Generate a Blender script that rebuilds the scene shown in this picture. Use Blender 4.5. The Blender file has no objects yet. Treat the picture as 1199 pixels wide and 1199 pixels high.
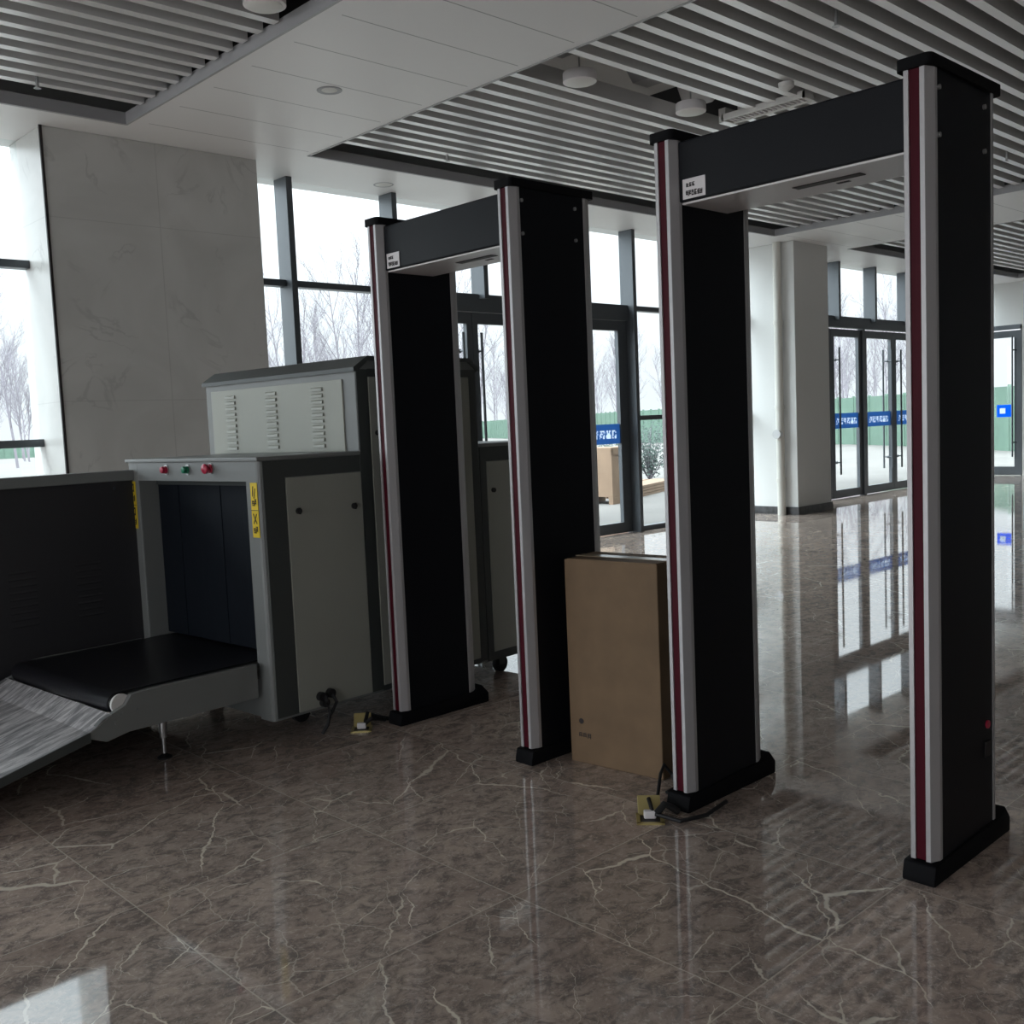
import bpy, bmesh, math, random
from mathutils import Vector, Matrix
random.seed(7)
S = bpy.context.scene
COL = S.collection
R = math.radians

# ------------------------------------------------------------------ camera
cam = bpy.data.cameras.new('camera'); co = bpy.data.objects.new('camera', cam); COL.objects.link(co)
F_PX, PITCH, ROLL, YAW = 1197.0, R(-4.89), R(2.48), R(46.66)
EYE = Vector((0, 0, 1.31))
fv = Vector((0, math.cos(PITCH), math.sin(PITCH))); rv = Vector((1, 0, 0)); dv = fv.cross(rv)
cr, sr = math.cos(ROLL), math.sin(ROLL)
def to_world(q):
    return Vector((q.x*math.sin(YAW)+q.y*math.cos(YAW), -q.x*math.cos(YAW)+q.y*math.sin(YAW), q.z))
ax_x = to_world(cr*rv+sr*dv); ax_y = -to_world(-sr*rv+cr*dv); ax_z = -to_world(fv)
m = Matrix.Identity(4)
for i in range(3):
    m[i][0], m[i][1], m[i][2], m[i][3] = ax_x[i], ax_y[i], ax_z[i], EYE[i]
co.matrix_world = m
cam.sensor_width = 36; cam.lens = 36*F_PX/1199; cam.clip_start = .05; cam.clip_end = 500
S.camera = co

# ------------------------------------------------------------------ world: bright overcast sky
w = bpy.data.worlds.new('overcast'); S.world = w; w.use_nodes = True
nt = w.node_tree; nt.nodes.clear()
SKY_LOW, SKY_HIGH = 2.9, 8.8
N = nt.nodes.new; K = nt.links.new
tc = N('ShaderNodeTexCoord'); sep = N('ShaderNodeSeparateXYZ'); K(tc.outputs['Generated'], sep.inputs[0])
mr = N('ShaderNodeMapRange'); mr.inputs['From Min'].default_value = -.05; mr.inputs['From Max'].default_value = .55
K(sep.outputs['Z'], mr.inputs['Value'])
ns = N('ShaderNodeTexNoise'); ns.inputs['Scale'].default_value = 1.6; ns.inputs['Detail'].default_value = 3
K(tc.outputs['Generated'], ns.inputs['Vector'])
cr_ = N('ShaderNodeValToRGB'); cr_.color_ramp.elements[0].color = (.78, .80, .85, 1); cr_.color_ramp.elements[1].color = (.86, .92, .98, 1)
K(mr.outputs[0], cr_.inputs[0])
mx = N('ShaderNodeMix'); mx.data_type = 'RGBA'; mx.blend_type = 'MULTIPLY'; mx.inputs[0].default_value = .12
K(cr_.outputs[0], mx.inputs[6]); K(ns.outputs['Fac'], mx.inputs[7])
bg = N('ShaderNodeBackground'); bg.inputs['Strength'].default_value = 1.35
K(mx.outputs[2], bg.inputs['Color'])
# sky raised on the unseen -x side, added to brighten the interior
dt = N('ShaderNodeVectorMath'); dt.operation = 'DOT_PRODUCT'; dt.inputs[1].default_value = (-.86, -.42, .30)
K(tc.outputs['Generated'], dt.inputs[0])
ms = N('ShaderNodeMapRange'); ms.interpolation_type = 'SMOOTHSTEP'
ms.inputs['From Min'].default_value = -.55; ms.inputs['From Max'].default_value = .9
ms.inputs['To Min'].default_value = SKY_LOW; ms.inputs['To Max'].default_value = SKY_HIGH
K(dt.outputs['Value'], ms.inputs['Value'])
# an overcast sky is dimmest at the horizon
me_ = N('ShaderNodeMapRange'); me_.interpolation_type = 'SMOOTHSTEP'
me_.inputs['From Min'].default_value = 0; me_.inputs['From Max'].default_value = .62
me_.inputs['To Min'].default_value = .33; me_.inputs['To Max'].default_value = 1.0
K(sep.outputs['Z'], me_.inputs['Value'])
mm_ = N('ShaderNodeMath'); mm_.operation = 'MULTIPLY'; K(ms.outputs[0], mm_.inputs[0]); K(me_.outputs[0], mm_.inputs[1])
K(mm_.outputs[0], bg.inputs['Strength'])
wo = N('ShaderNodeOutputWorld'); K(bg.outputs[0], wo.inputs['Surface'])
S.view_settings.view_transform = 'Standard'; S.view_settings.look = 'None'
S.view_settings.gamma = 1; S.view_settings.use_curve_mapping = False
S.view_settings.exposure = 0.60

# portals sit in the glazing and only guide the sampling of the sky
def portal(loc, rot, sx, sy):
    l = bpy.data.lights.new('window_portal', 'AREA'); l.shape = 'RECTANGLE'; l.size = sx; l.size_y = sy
    l.cycles.is_portal = True
    o = bpy.data.objects.new('window_portal', l); COL.objects.link(o); o.location = loc; o.rotation_euler = rot
HX0, HX1, HY0, WY = -9.0, 19.3, -9.0, 7.72
CZ = 3.45
portal(((HX0+2.6)/2, WY-.01, CZ/2), (R(-90), 0, 0), 2.6-HX0, CZ)
portal(((4.3+11.5)/2, WY-.01, CZ/2), (R(-90), 0, 0), 7.2, CZ)
portal(((12.8+19.3)/2, WY-.01, CZ/2), (R(-90), 0, 0), 6.5, CZ)
portal((HX0+.01, 0, CZ/2), (0, R(-90), 0), CZ, 14)

# ------------------------------------------------------------------ materials
def mat(name, col, rough=.5, metal=0, spec=.5, bump=0, bscale=40, var=0, vscale=4, coat=0):
    M = bpy.data.materials.new(name); M.use_nodes = True; t = M.node_tree; b = t.nodes['Principled BSDF']
    b.inputs['Base Color'].default_value = (*col, 1); b.inputs['Roughness'].default_value = rough
    b.inputs['Metallic'].default_value = metal; b.inputs['Specular IOR Level'].default_value = spec
    b.inputs['Coat Weight'].default_value = coat
    c = t.nodes.new('ShaderNodeTexCoord')
    if var:
        n = t.nodes.new('ShaderNodeTexNoise'); n.inputs['Scale'].default_value = vscale; n.inputs['Detail'].default_value = 5
        t.links.new(c.outputs['Object'], n.inputs['Vector'])
        r = t.nodes.new('ShaderNodeMapRange'); r.inputs['From Min'].default_value = .3; r.inputs['From Max'].default_value = .7
        r.inputs['To Min'].default_value = 1-var; r.inputs['To Max'].default_value = 1+var
        t.links.new(n.outputs['Fac'], r.inputs['Value'])
        x = t.nodes.new('ShaderNodeVectorMath'); x.operation = 'SCALE'; x.inputs[0].default_value = col
        t.links.new(r.outputs[0], x.inputs['Scale']); t.links.new(x.outputs[0], b.inputs['Base Color'])
    if bump:
        n = t.nodes.new('ShaderNodeTexNoise'); n.inputs['Scale'].default_value = bscale; n.inputs['Detail'].default_value = 4
        t.links.new(c.outputs['Object'], n.inputs['Vector'])
        bp = t.nodes.new('ShaderNodeBump'); bp.inputs['Strength'].default_value = bump; bp.inputs['Distance'].default_value = .01
        t.links.new(n.outputs['Fac'], bp.inputs['Height']); t.links.new(bp.outputs[0], b.inputs['Normal'])
    return M

def nd(t, kind, **kw):
    n = t.nodes.new(kind)
    for k, v in kw.items():
        if k.startswith('i_'): n.inputs[k[2:].replace('_', ' ')].default_value = v
        else: setattr(n, k, v)
    return n
def math_(t, op, a, b=None, c=None, clamp=False):
    n = t.nodes.new('ShaderNodeMath'); n.operation = op; n.use_clamp = clamp
    for i, v in enumerate((a, b, c)):
        if v is None: continue
        if isinstance(v, (int, float)): n.inputs[i].default_value = v
        else: t.links.new(v, n.inputs[i])
    return n.outputs[0]
def vmath(t, op, a, b=None):
    n = t.nodes.new('ShaderNodeVectorMath'); n.operation = op
    for i, v in enumerate((a, b)):
        if v is None: continue
        if isinstance(v, (tuple, list)): n.inputs[i].default_value = v
        else: t.links.new(v, n.inputs[i])
    return n.outputs[0]
def mixc(t, f, a, b):
    n = t.nodes.new('ShaderNodeMix'); n.data_type = 'RGBA'
    for i, v in ((0, f), (6, a), (7, b)):
        if isinstance(v, (int, float)): n.inputs[i].default_value = v
        elif isinstance(v, tuple): n.inputs[i].default_value = (*v, 1)
        else: t.links.new(v, n.inputs[i])
    return n.outputs[2]
def sstep(t, v, a, b, lo=0, hi=1):
    n = t.nodes.new('ShaderNodeMapRange'); n.interpolation_type = 'SMOOTHSTEP'
    n.inputs['From Min'].default_value = a; n.inputs['From Max'].default_value = b
    n.inputs['To Min'].default_value = lo; n.inputs['To Max'].default_value = hi
    t.links.new(v, n.inputs['Value']); return n.outputs[0]

FA, FB, FC, FD = (.47, .365, .31), (.62, .50, .42), (.24, .198, .18), (.90, .78, .68)
def floor_material():
    M = bpy.data.materials.new('polished_marble_tiles'); M.use_nodes = True; t = M.node_tree; b = t.nodes['Principled BSDF']
    P = nd(t, 'ShaderNodeTexCoord').outputs['Object']
    TS = .755
    q = vmath(t, 'SUBTRACT', P, (1.105, 2.03, 0)); q = vmath(t, 'MULTIPLY', q, (1/TS, 1/TS, 0))
    cell = vmath(t, 'FLOOR', q); fr = vmath(t, 'FRACTION', q)
    wn = nd(t, 'ShaderNodeTexWhiteNoise', noise_dimensions='3D'); t.links.new(cell, wn.inputs['Vector'])
    off = vmath(t, 'MULTIPLY', wn.outputs['Color'], (37, 41, 23))
    v = vmath(t, 'ADD', P, off)
    # joints
    s = nd(t, 'ShaderNodeSeparateXYZ'); t.links.new(fr, s.inputs[0])
    def edge(o):
        a = math_(t, 'SUBTRACT', o, .5); a = math_(t, 'ABSOLUTE', a); return sstep(t, a, .4965, .4985)
    joint = math_(t, 'MAXIMUM', edge(s.outputs['X']), edge(s.outputs['Y']))
    # clouds
    def noise(vec, sc, det=4, dist=0, rough=.55, st=(1, 1, 1), rot=0):
        mp = nd(t, 'ShaderNodeMapping'); mp.inputs['Scale'].default_value = st; mp.inputs['Rotation'].default_value = (0, 0, rot)
        t.links.new(vec, mp.inputs['Vector'])
        n = nd(t, 'ShaderNodeTexNoise', i_Scale=sc, i_Detail=det, i_Distortion=dist, i_Roughness=rough)
        t.links.new(mp.outputs[0], n.inputs['Vector']); return n.outputs['Fac']
    c1 = noise(v, 2.4, 6, .5, .62, (1, 1.7, 1), .7)
    c2 = noise(v, 14, 9, .7, .78, (1, 1.35, 1), .5)
    base = mixc(t, sstep(t, c1, .32, .68), FA, FB)
    base = mixc(t, sstep(t, c2, .42, .62, 0, .95), base, FC)
    c3 = noise(v, 60, 5, .6, .8)
    base = mixc(t, sstep(t, c3, .52, .66, 0, .5), base, FD)
    tv = nd(t, 'ShaderNodeMapRange'); tv.inputs['To Min'].default_value = .82; tv.inputs['To Max'].default_value = 1.12
    t.links.new(wn.outputs['Value'], tv.inputs['Value'])
    sc_ = nd(t, 'ShaderNodeVectorMath', operation='SCALE'); t.links.new(base, sc_.inputs[0]); t.links.new(tv.outputs[0], sc_.inputs['Scale']); base = sc_.outputs[0]
    # veins: thin cream ridges that fade in and out
    wob = nd(t, 'ShaderNodeTexNoise', i_Scale=5.5, i_Detail=4, i_Roughness=.6); t.links.new(v, wob.inputs['Vector'])
    wv = vmath(t, 'MULTIPLY', vmath(t, 'SUBTRACT', wob.outputs['Color'], (.5, .5, .5)), (.11, .11, 0))
    vj = vmath(t, 'ADD', v, wv)
    def vein(sc, wid, lo, hi, st, rot, msc):
        mp = nd(t, 'ShaderNodeMapping'); mp.inputs['Rotation'].default_value = (0, 0, rot)
        t.links.new(vj, mp.inputs['Vector'])
        st_ = vmath(t, 'MULTIPLY', mp.outputs[0], st)
        vo = nd(t, 'ShaderNodeTexVoronoi', feature='DISTANCE_TO_EDGE', voronoi_dimensions='2D', i_Scale=sc); t.links.new(st_, vo.inputs['Vector'])
        mk = noise(v, msc, 2, 0, .5)
        wd = math_(t, 'MULTIPLY', sstep(t, mk, lo, hi), wid)
        r = math_(t, 'DIVIDE', vo.outputs['Distance'], math_(t, 'ADD', wd, .0004))
        line = sstep(t, r, .5, 1.2, 1, 0)
        return math_(t, 'MULTIPLY', line, sstep(t, mk, lo, lo+.04))
    v1 = vein(1.7, .013, .46, .66, (1.9, .62, 1), .45, 2.1)
    v2 = vein(2.6, .013, .46, .66, (1.7, .55, 1), 1.0, 3.1)
    v3 = vein(5.5, .016, .47, .66, (1.3, .8, 1), .2, 3.6)
    v1 = math_(t, 'MULTIPLY', v1, .95); v2 = math_(t, 'MULTIPLY', v2, .8); v3 = math_(t, 'MULTIPLY', v3, .45)
    vv = math_(t, 'MAXIMUM', math_(t, 'MAXIMUM', v1, v2), v3)
    base = mixc(t, vv, base, (.95, .87, .74))
    base = mixc(t, math_(t, 'MULTIPLY', joint, .8), base, (.78, .70, .60))
    t.links.new(base, b.inputs['Base Color'])
    n = noise(P, 1.3, 3)
    t.links.new(sstep(t, n, .3, .7, .02, .05), b.inputs['Roughness'])
    b.inputs["Specular IOR Level"].default_value = .9
    return M

m_floor = floor_material()

def column_marble():
    M = bpy.data.materials.new('pale_marble_cladding'); M.use_nodes = True; t = M.node_tree; b = t.nodes['Principled BSDF']
    P = nd(t, 'ShaderNodeTexCoord').outputs['Object']
    n1 = nd(t, 'ShaderNodeTexNoise', i_Scale=1.3, i_Detail=6, i_Distortion=1.2); t.links.new(P, n1.inputs['Vector'])
    base = mixc(t, sstep(t, n1.outputs['Fac'], .3, .7), (.50, .50, .48), (.58, .58, .56))
    n2 = nd(t, 'ShaderNodeTexNoise', i_Scale=1.7, i_Detail=5, i_Distortion=1.5); t.links.new(P, n2.inputs['Vector'])
    a = math_(t, 'ABSOLUTE', math_(t, 'SUBTRACT', n2.outputs['Fac'], .5))
    n3 = nd(t, 'ShaderNodeTexNoise', i_Scale=2.6, i_Detail=2); t.links.new(P, n3.inputs['Vector'])
    l = math_(t, 'MULTIPLY', sstep(t, a, 0, .022, 1, 0), sstep(t, n3.outputs['Fac'], .5, .62, 0, .4))
    base = mixc(t, l, base, (.33, .33, .32))
    s = nd(t, 'ShaderNodeSeparateXYZ'); t.links.new(P, s.inputs[0])
    def line(o, off, per, wd):
        f = math_(t, 'FRACT', math_(t, 'DIVIDE', math_(t, 'SUBTRACT', o, off), per))
        return sstep(t, math_(t, 'ABSOLUTE', math_(t, 'SUBTRACT', f, .5)), .5-wd, .5-wd*.5, 0, 1)
    j = math_(t, 'MAXIMUM', line(s.outputs['X'], 3.43, 4, .0012), line(s.outputs['Z'], .35, 1.25, .003))
    base = mixc(t, math_(t, 'MULTIPLY', j, .35), base, (.3, .3, .29))
    t.links.new(base, b.inputs['Base Color']); b.inputs['Roughness'].default_value = .32
    return M
m_col = column_marble()

def soffit_material():
    M = bpy.data.materials.new('white_ceiling_panels'); M.use_nodes = True; t = M.node_tree; b = t.nodes['Principled BSDF']
    P = nd(t, 'ShaderNodeTexCoord').outputs['Object']
    s = nd(t, 'ShaderNodeSeparateXYZ'); t.links.new(P, s.inputs[0])
    f = math_(t, 'FRACT', math_(t, 'DIVIDE', math_(t, 'SUBTRACT', s.outputs['Y'], 4.045), .4615))
    l = sstep(t, math_(t, 'ABSOLUTE', math_(t, 'SUBTRACT', f, .5)), .488, .494)
    ins = math_(t, 'MULTIPLY', math_(t, 'GREATER_THAN', s.outputs['X'], 3.2), math_(t, 'LESS_THAN', s.outputs['X'], 4.46))
    ins2 = math_(t, 'MULTIPLY', math_(t, 'GREATER_THAN', s.outputs['X'], 11.2), math_(t, 'LESS_THAN', s.outputs['X'], 12.8))
    ins = math_(t, 'MAXIMUM', ins, ins2); ins = math_(t, 'MULTIPLY', ins, math_(t, 'LESS_THAN', s.outputs['Y'], 6.95))
    l = math_(t, 'MULTIPLY', l, ins)
    c = mixc(t, math_(t, 'MULTIPLY', l, .75), (.80, .79, .785), (.16, .16, .16))
    t.links.new(c, b.inputs['Base Color']); b.inputs['Roughness'].default_value = .42
    return M
m_soffit = soffit_material()
m_white = mat('white_plaster', (.66, .665, .65), .7, bump=.1, bscale=60)
m_slatM = mat('silver_aluminium_slats', (.78, .77, .76), .32, .4)
m_fascia = mat('grey_edge_trim', (.36, .36, .37), .45)
m_void = mat('dark_plenum', (.012, .012, .015), .9)
m_frame = mat('charcoal_aluminium_frame', (.085, .095, .105), .38, .3)
m_base = mat('dark_skirting_stone', (.05, .05, .052), .3, var=.5, vscale=14)
m_gblack = mat('satin_black_panel', (.0055, .0065, .009), .45, spec=.18)
m_gcap = mat('matt_black_plastic', (.005, .005, .006), .7, spec=.12)
m_alu = mat('brushed_aluminium', (.46, .45, .455), .38, .35)
m_red = mat('dark_red_light_strip', (.06, .002, .009), .5, spec=.15)
m_under = mat('pale_grey_plastic', (.74, .71, .71), .4)
m_mgrey = mat('grey_machine_paint', (.20, .21, .205), .42, bump=.05, bscale=220)
m_mgrey2 = mat('dark_grey_machine_paint', (.055, .062, .060), .45, bump=.05, bscale=220)
m_cream = mat('cream_machine_paint', (.34, .35, .305), .45, bump=.05, bscale=220, var=.03)
m_guard = mat('dark_grey_sheet', (.030, .030, .033), .5, bump=.05)  # one even dark grey for the guard sheet
m_belt = mat('black_rubber_belt', (.010, .010, .013), .36, bump=.08, bscale=120)
m_curt = mat('dark_blue_lead_rubber', (.005, .008, .013), .6, spec=.2, bump=.15, bscale=12)
m_chrome = mat('polished_steel', (.75, .75, .74), .18, 1)
m_steel = mat('satin_steel', (.5, .5, .5), .35, .9)
m_yellow = mat('yellow_label', (.72, .52, .02), .5)
m_ink = mat('black_ink', (.02, .015, .015), .6)
m_card = mat('brown_cardboard', (.18, .115, .062), .75, var=.1, vscale=9, bump=.06, bscale=30)
m_tape = mat('glossy_packing_tape', (.42, .34, .24), .22)
m_rubber = mat('black_rubber', (.012, .012, .013), .55)
m_btnred = mat('red_button', (.45, .02, .06), .3)
m_btngreen = mat('green_button', (.01, .19, .10), .3)
m_brass = mat('aged_brass', (.55, .46, .20), .35, .6)
m_lampw = mat('frosted_lamp_diffuser', (.72, .71, .68), .5)
def film(name, col):
    M = bpy.data.materials.new(name); M.use_nodes = True; t = M.node_tree; t.nodes.clear()
    o = t.nodes.new('ShaderNodeOutputMaterial'); a = t.nodes.new('ShaderNodeBsdfDiffuse'); b = t.nodes.new('ShaderNodeBsdfTranslucent'); x = t.nodes.new('ShaderNodeMixShader')
    a.inputs[0].default_value = (*col, 1); b.inputs[0].default_value = (*col, 1); x.inputs[0].default_value = .7
    t.links.new(a.outputs[0], x.inputs[1]); t.links.new(b.outputs[0], x.inputs[2]); t.links.new(x.outputs[0], o.inputs[0]); return M
m_blue = film('blue_translucent_film', (.14, .30, .56)); m_wtxt = film('white_translucent_film', (.8, .86, .95)); m_blue2 = film('bright_blue_film', (.02, .28, .95))
def banner_film():
    # blue film with a row of white strokes like block lettering, both let daylight through
    M = bpy.data.materials.new('blue_film_with_white_lettering'); M.use_nodes = True; t = M.node_tree; t.nodes.clear()
    P = nd(t, 'ShaderNodeTexCoord').outputs['Object']; s = nd(t, 'ShaderNodeSeparateXYZ'); t.links.new(P, s.inputs[0])
    q = vmath(t, 'MULTIPLY', P, (1/.0155, 0, 1/.0155)); q = vmath(t, 'FLOOR', q)
    wn = nd(t, 'ShaderNodeTexWhiteNoise', noise_dimensions='3D'); t.links.new(q, wn.inputs['Vector'])
    on = math_(t, 'GREATER_THAN', wn.outputs['Value'], .42)
    g = math_(t, 'FRACT', math_(t, 'DIVIDE', s.outputs['X'], .0155*7)); g = math_(t, 'GREATER_THAN', g, .2)
    zz = math_(t, 'MULTIPLY', math_(t, 'GREATER_THAN', s.outputs['Z'], .0155*71), math_(t, 'LESS_THAN', s.outputs['Z'], .0155*77))
    xx = math_(t, 'LESS_THAN', math_(t, 'ABSOLUTE', s.outputs['X']), .31)
    f = math_(t, 'MULTIPLY', math_(t, 'MULTIPLY', on, g), math_(t, 'MULTIPLY', zz, xx))
    c = mixc(t, f, (.13, .27, .50), (.80, .86, .95))
    o = nd(t, 'ShaderNodeOutputMaterial'); a = nd(t, 'ShaderNodeBsdfDiffuse'); b = nd(t, 'ShaderNodeBsdfTranslucent'); x = nd(t, 'ShaderNodeMixShader'); x.inputs[0].default_value = .7
    t.links.new(c, a.inputs[0]); t.links.new(c, b.inputs[0]); t.links.new(a.outputs[0], x.inputs[1]); t.links.new(b.outputs[0], x.inputs[2]); t.links.new(x.outputs[0], o.inputs[0]); return M
m_banner = banner_film()
m_pipe = mat('cream_painted_pipe', (.62, .61, .56), .45)
m_duct = mat('pale_duct_wrap', (.62, .61, .60), .6, bump=.5, bscale=14)
m_duct2 = mat('grey_duct_steel', (.33, .33, .34), .45, .2)
m_grout = mat('pale_concrete', (.12, .113, .105), .85, var=.15, vscale=.6)
m_bark = mat('haze_tinted_bark', (.15, .138, .155), .9)  # grey-lilac tone stands in for distance haze, painted into the bark colour
m_green = mat('faded_green_hoarding', (.078, .132, .099), .7, var=.12, vscale=2)
m_leaf = mat('dark_green_leaves', (.028, .05, .04), .7)
m_ply = mat('pale_plywood', (.19, .125, .08), .7, var=.1)

def ramp_material():
    M = bpy.data.materials.new('worn_galvanised_sheet'); M.use_nodes = True; t = M.node_tree; b = t.nodes['Principled BSDF']
    P = nd(t, 'ShaderNodeTexCoord').outputs['Object']
    mp = nd(t, 'ShaderNodeMapping'); mp.inputs['Scale'].default_value = (3, 13, 3); t.links.new(P, mp.inputs['Vector'])
    n = nd(t, 'ShaderNodeTexNoise', i_Scale=2.4, i_Detail=8, i_Roughness=.7, i_Distortion=.6); t.links.new(mp.outputs[0], n.inputs['Vector'])
    c = mixc(t, sstep(t, n.outputs['Fac'], .36, .66), (.28, .28, .29), (.86, .85, .85))
    t.links.new(c, b.inputs['Base Color']); b.inputs['Metallic'].default_value = .15
    t.links.new(sstep(t, n.outputs['Fac'], .3, .7, .5, .28), b.inputs['Roughness'])
    return M
m_ramp = ramp_material()

def glass_material(name, tint=(.95, .985, .98), refl=.07):
    M = bpy.data.materials.new(name); M.use_nodes = True; t = M.node_tree; t.nodes.clear()
    o = t.nodes.new('ShaderNodeOutputMaterial'); a = t.nodes.new('ShaderNodeBsdfTransparent'); a.inputs[0].default_value = (*tint, 1)
    g = t.nodes.new('ShaderNodeBsdfGlossy'); g.inputs['Roughness'].default_value = .01
    lw = t.nodes.new('ShaderNodeLayerWeight'); lw.inputs['Blend'].default_value = .5
    f = t.nodes.new('ShaderNodeMath'); f.operation = 'MULTIPLY_ADD'; f.inputs[1].default_value = .55; f.inputs[2].default_value = refl*.35
    pw = t.nodes.new('ShaderNodeMath'); pw.operation = 'POWER'; pw.inputs[1].default_value = 6
    t.links.new(lw.outputs['Facing'], pw.inputs[0]); t.links.new(pw.outputs[0], f.inputs[0])
    x = t.nodes.new('ShaderNodeMixShader')
    t.links.new(f.outputs[0], x.inputs[0]); t.links.new(a.outputs[0], x.inputs[1]); t.links.new(g.outputs[0], x.inputs[2]); t.links.new(x.outputs[0], o.inputs[0])
    return M
m_glass = glass_material('clear_glass')

# ------------------------------------------------------------------ mesh helpers
class MB:
    def __init__(s): s.bm = bmesh.new()
    def _merge(s, b2, M=None):
        if M is not None: bmesh.ops.transform(b2, matrix=M, verts=b2.verts)
        me = bpy.data.meshes.new('tmp'); b2.to_mesh(me); b2.free(); s.bm.from_mesh(me); bpy.data.meshes.remove(me)
    def box(s, x0, x1, y0, y1, z0, z1, bev=0, seg=2, M=None, only=None):
        b = bmesh.new(); bmesh.ops.create_cube(b, size=1)
        bmesh.ops.transform(b, matrix=Matrix.Translation(((x0+x1)/2, (y0+y1)/2, (z0+z1)/2)) @ Matrix.Diagonal((abs(x1-x0), abs(y1-y0), abs(z1-z0), 1)), verts=b.verts)
        if bev:
            ed = [e for e in b.edges if only is None or only((e.verts[0].co+e.verts[1].co)/2, (e.verts[0].co-e.verts[1].co).normalized())]
            bmesh.ops.bevel(b, geom=ed, offset=bev, segments=seg, profile=.5, affect='EDGES')
        s._merge(b, M); return s
    def prism(s, pts, axis, a, b_, bev=0, M=None):
        # pts: 2D outline; axis 0: (y,z), 1: (x,z), 2: (x,y)
        b = bmesh.new()
        def mk(p, h):
            return {0: (h, p[0], p[1]), 1: (p[0], h, p[1]), 2: (p[0], p[1], h)}[axis]
        v0 = [b.verts.new(mk(p, a)) for p in pts]; v1 = [b.verts.new(mk(p, b_)) for p in pts]
        b.faces.new(v0); b.faces.new(v1[::-1])
        n = len(pts)
        for i in range(n): b.faces.new((v0[i], v1[i], v1[(i+1) % n], v0[(i+1) % n]))
        bmesh.ops.recalc_face_normals(b, faces=b.faces)
        if bev: bmesh.ops.bevel(b, geom=list(b.edges), offset=bev, segments=2, profile=.5, affect='EDGES')
        s._merge(b, M); return s
    def cyl(s, p0, p1, r0, r1=None, n=20, cap=True):
        p0, p1 = Vector(p0), Vector(p1); r1 = r0 if r1 is None else r1
        b = bmesh.new(); d = p1-p0
        bmesh.ops.create_cone(b, cap_ends=cap, segments=n, radius1=r0, radius2=r1, depth=d.length)
        q = Vector((0, 0, 1)).rotation_difference(d.normalized()).to_matrix().to_4x4()
        s._merge(b, Matrix.Translation((p0+p1)/2) @ q); return s
    def sph(s, c, r, sc=(1, 1, 1), n=12):
        b = bmesh.new(); bmesh.ops.create_uvsphere(b, u_segments=n*2, v_segments=n, radius=r)
        s._merge(b, Matrix.Translation(c) @ Matrix.Diagonal((*sc, 1))); return s
    def lathe(s, prof, c, n=28):
        b = bmesh.new(); rings = []
        for r, z in prof:
            rings.append([b.verts.new((c[0]+r*math.cos(2*math.pi*k/n), c[1]+r*math.sin(2*math.pi*k/n), c[2]+z)) for k in range(n)])
        for i in range(len(rings)-1):
            for k in range(n): b.faces.new((rings[i][k], rings[i][(k+1) % n], rings[i+1][(k+1) % n], rings[i+1][k]))
        if prof[0][0] > 1e-5: b.faces.new(rings[0][::-1])
        if prof[-1][0] > 1e-5: b.faces.new(rings[-1])
        bmesh.ops.remove_doubles(b, verts=b.verts, dist=1e-6); bmesh.ops.recalc_face_normals(b, faces=b.faces)
        s._merge(b); return s
    def tube(s, pts, r, n=10, taper=None):
        pts = [Vector(p) for p in pts]; b = bmesh.new(); rings = []
        up = Vector((0.13, .07, 1)).normalized()
        for i, p in enumerate(pts):
            d = (pts[min(i+1, len(pts)-1)]-pts[max(i-1, 0)]).normalized()
            a = d.cross(up); a = a.normalized() if a.length > 1e-4 else d.cross(Vector((1, 0, 0))).normalized()
            c = d.cross(a); rr = r if taper is None else r+(taper-r)*i/(len(pts)-1)
            rings.append([b.verts.new(p+rr*(math.cos(2*math.pi*k/n)*a+math.sin(2*math.pi*k/n)*c)) for k in range(n)])
        for i in range(len(rings)-1):
            for k in range(n): b.faces.new((rings[i][k], rings[i][(k+1) % n], rings[i+1][(k+1) % n], rings[i+1][k]))
        b.faces.new(rings[0][::-1]); b.faces.new(rings[-1])
        bmesh.ops.recalc_face_normals(b, faces=b.faces); s._merge(b); return s
    def build(s, name, material, parent=None, smooth=None):
        me = bpy.data.meshes.new(name); s.bm.to_mesh(me); s.bm.free()
        me.materials.append(material)
        if smooth is not None:
            for p in me.polygons: p.use_smooth = True
            me.set_sharp_from_angle(angle=R(smooth))
        o = bpy.data.objects.new(name, me); COL.objects.link(o)
        if parent: o.parent = parent
        return o
def empty(name, loc=(0, 0, 0), rz=0, parent=None):
    o = bpy.data.objects.new(name, None); COL.objects.link(o); o.location = loc; o.rotation_euler = (0, 0, rz)
    o.empty_display_size = .1
    if parent: o.parent = parent
    return o
def tag(o, label, cat, group=None, kind=None):
    o['label'] = label; o['category'] = cat
    if group: o['group'] = group
    if kind: o['kind'] = kind
    return o
def struct(o): o['kind'] = 'structure'; return o
def copy_tree(o, parent=None):
    c = o.copy(); COL.objects.link(c); c.parent = parent
    for ch in list(o.children): copy_tree(ch, c)
    return c

# ------------------------------------------------------------------ the hall
struct(MB().box(HX0, HX1, HY0, 7.9, -.15, 0).build('floor', m_floor))

# lowered white soffit: two cross beams, the strip along the glazing, and a big rear field
c = MB()
SB = [(3.09, 4.52), (11.10, 12.90), (18.75, HX1)]
c.box(HX0, HX1, 6.92, 7.9, CZ, CZ+.06)
for a, b in SB: c.box(a, b, -3.2, 6.92, CZ, CZ+.06)
c.box(HX0, HX1, HY0, -3.2, CZ, CZ+.06); c.box(HX0, -6.0, -3.2, 6.92, CZ, CZ+.06)
struct(c.build('ceiling', m_soffit))
struct(MB().box(HX0-.2, HX1+.2, HY0-.2, 8.1, 4.15, 4.3).build('ceiling', m_void))
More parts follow.
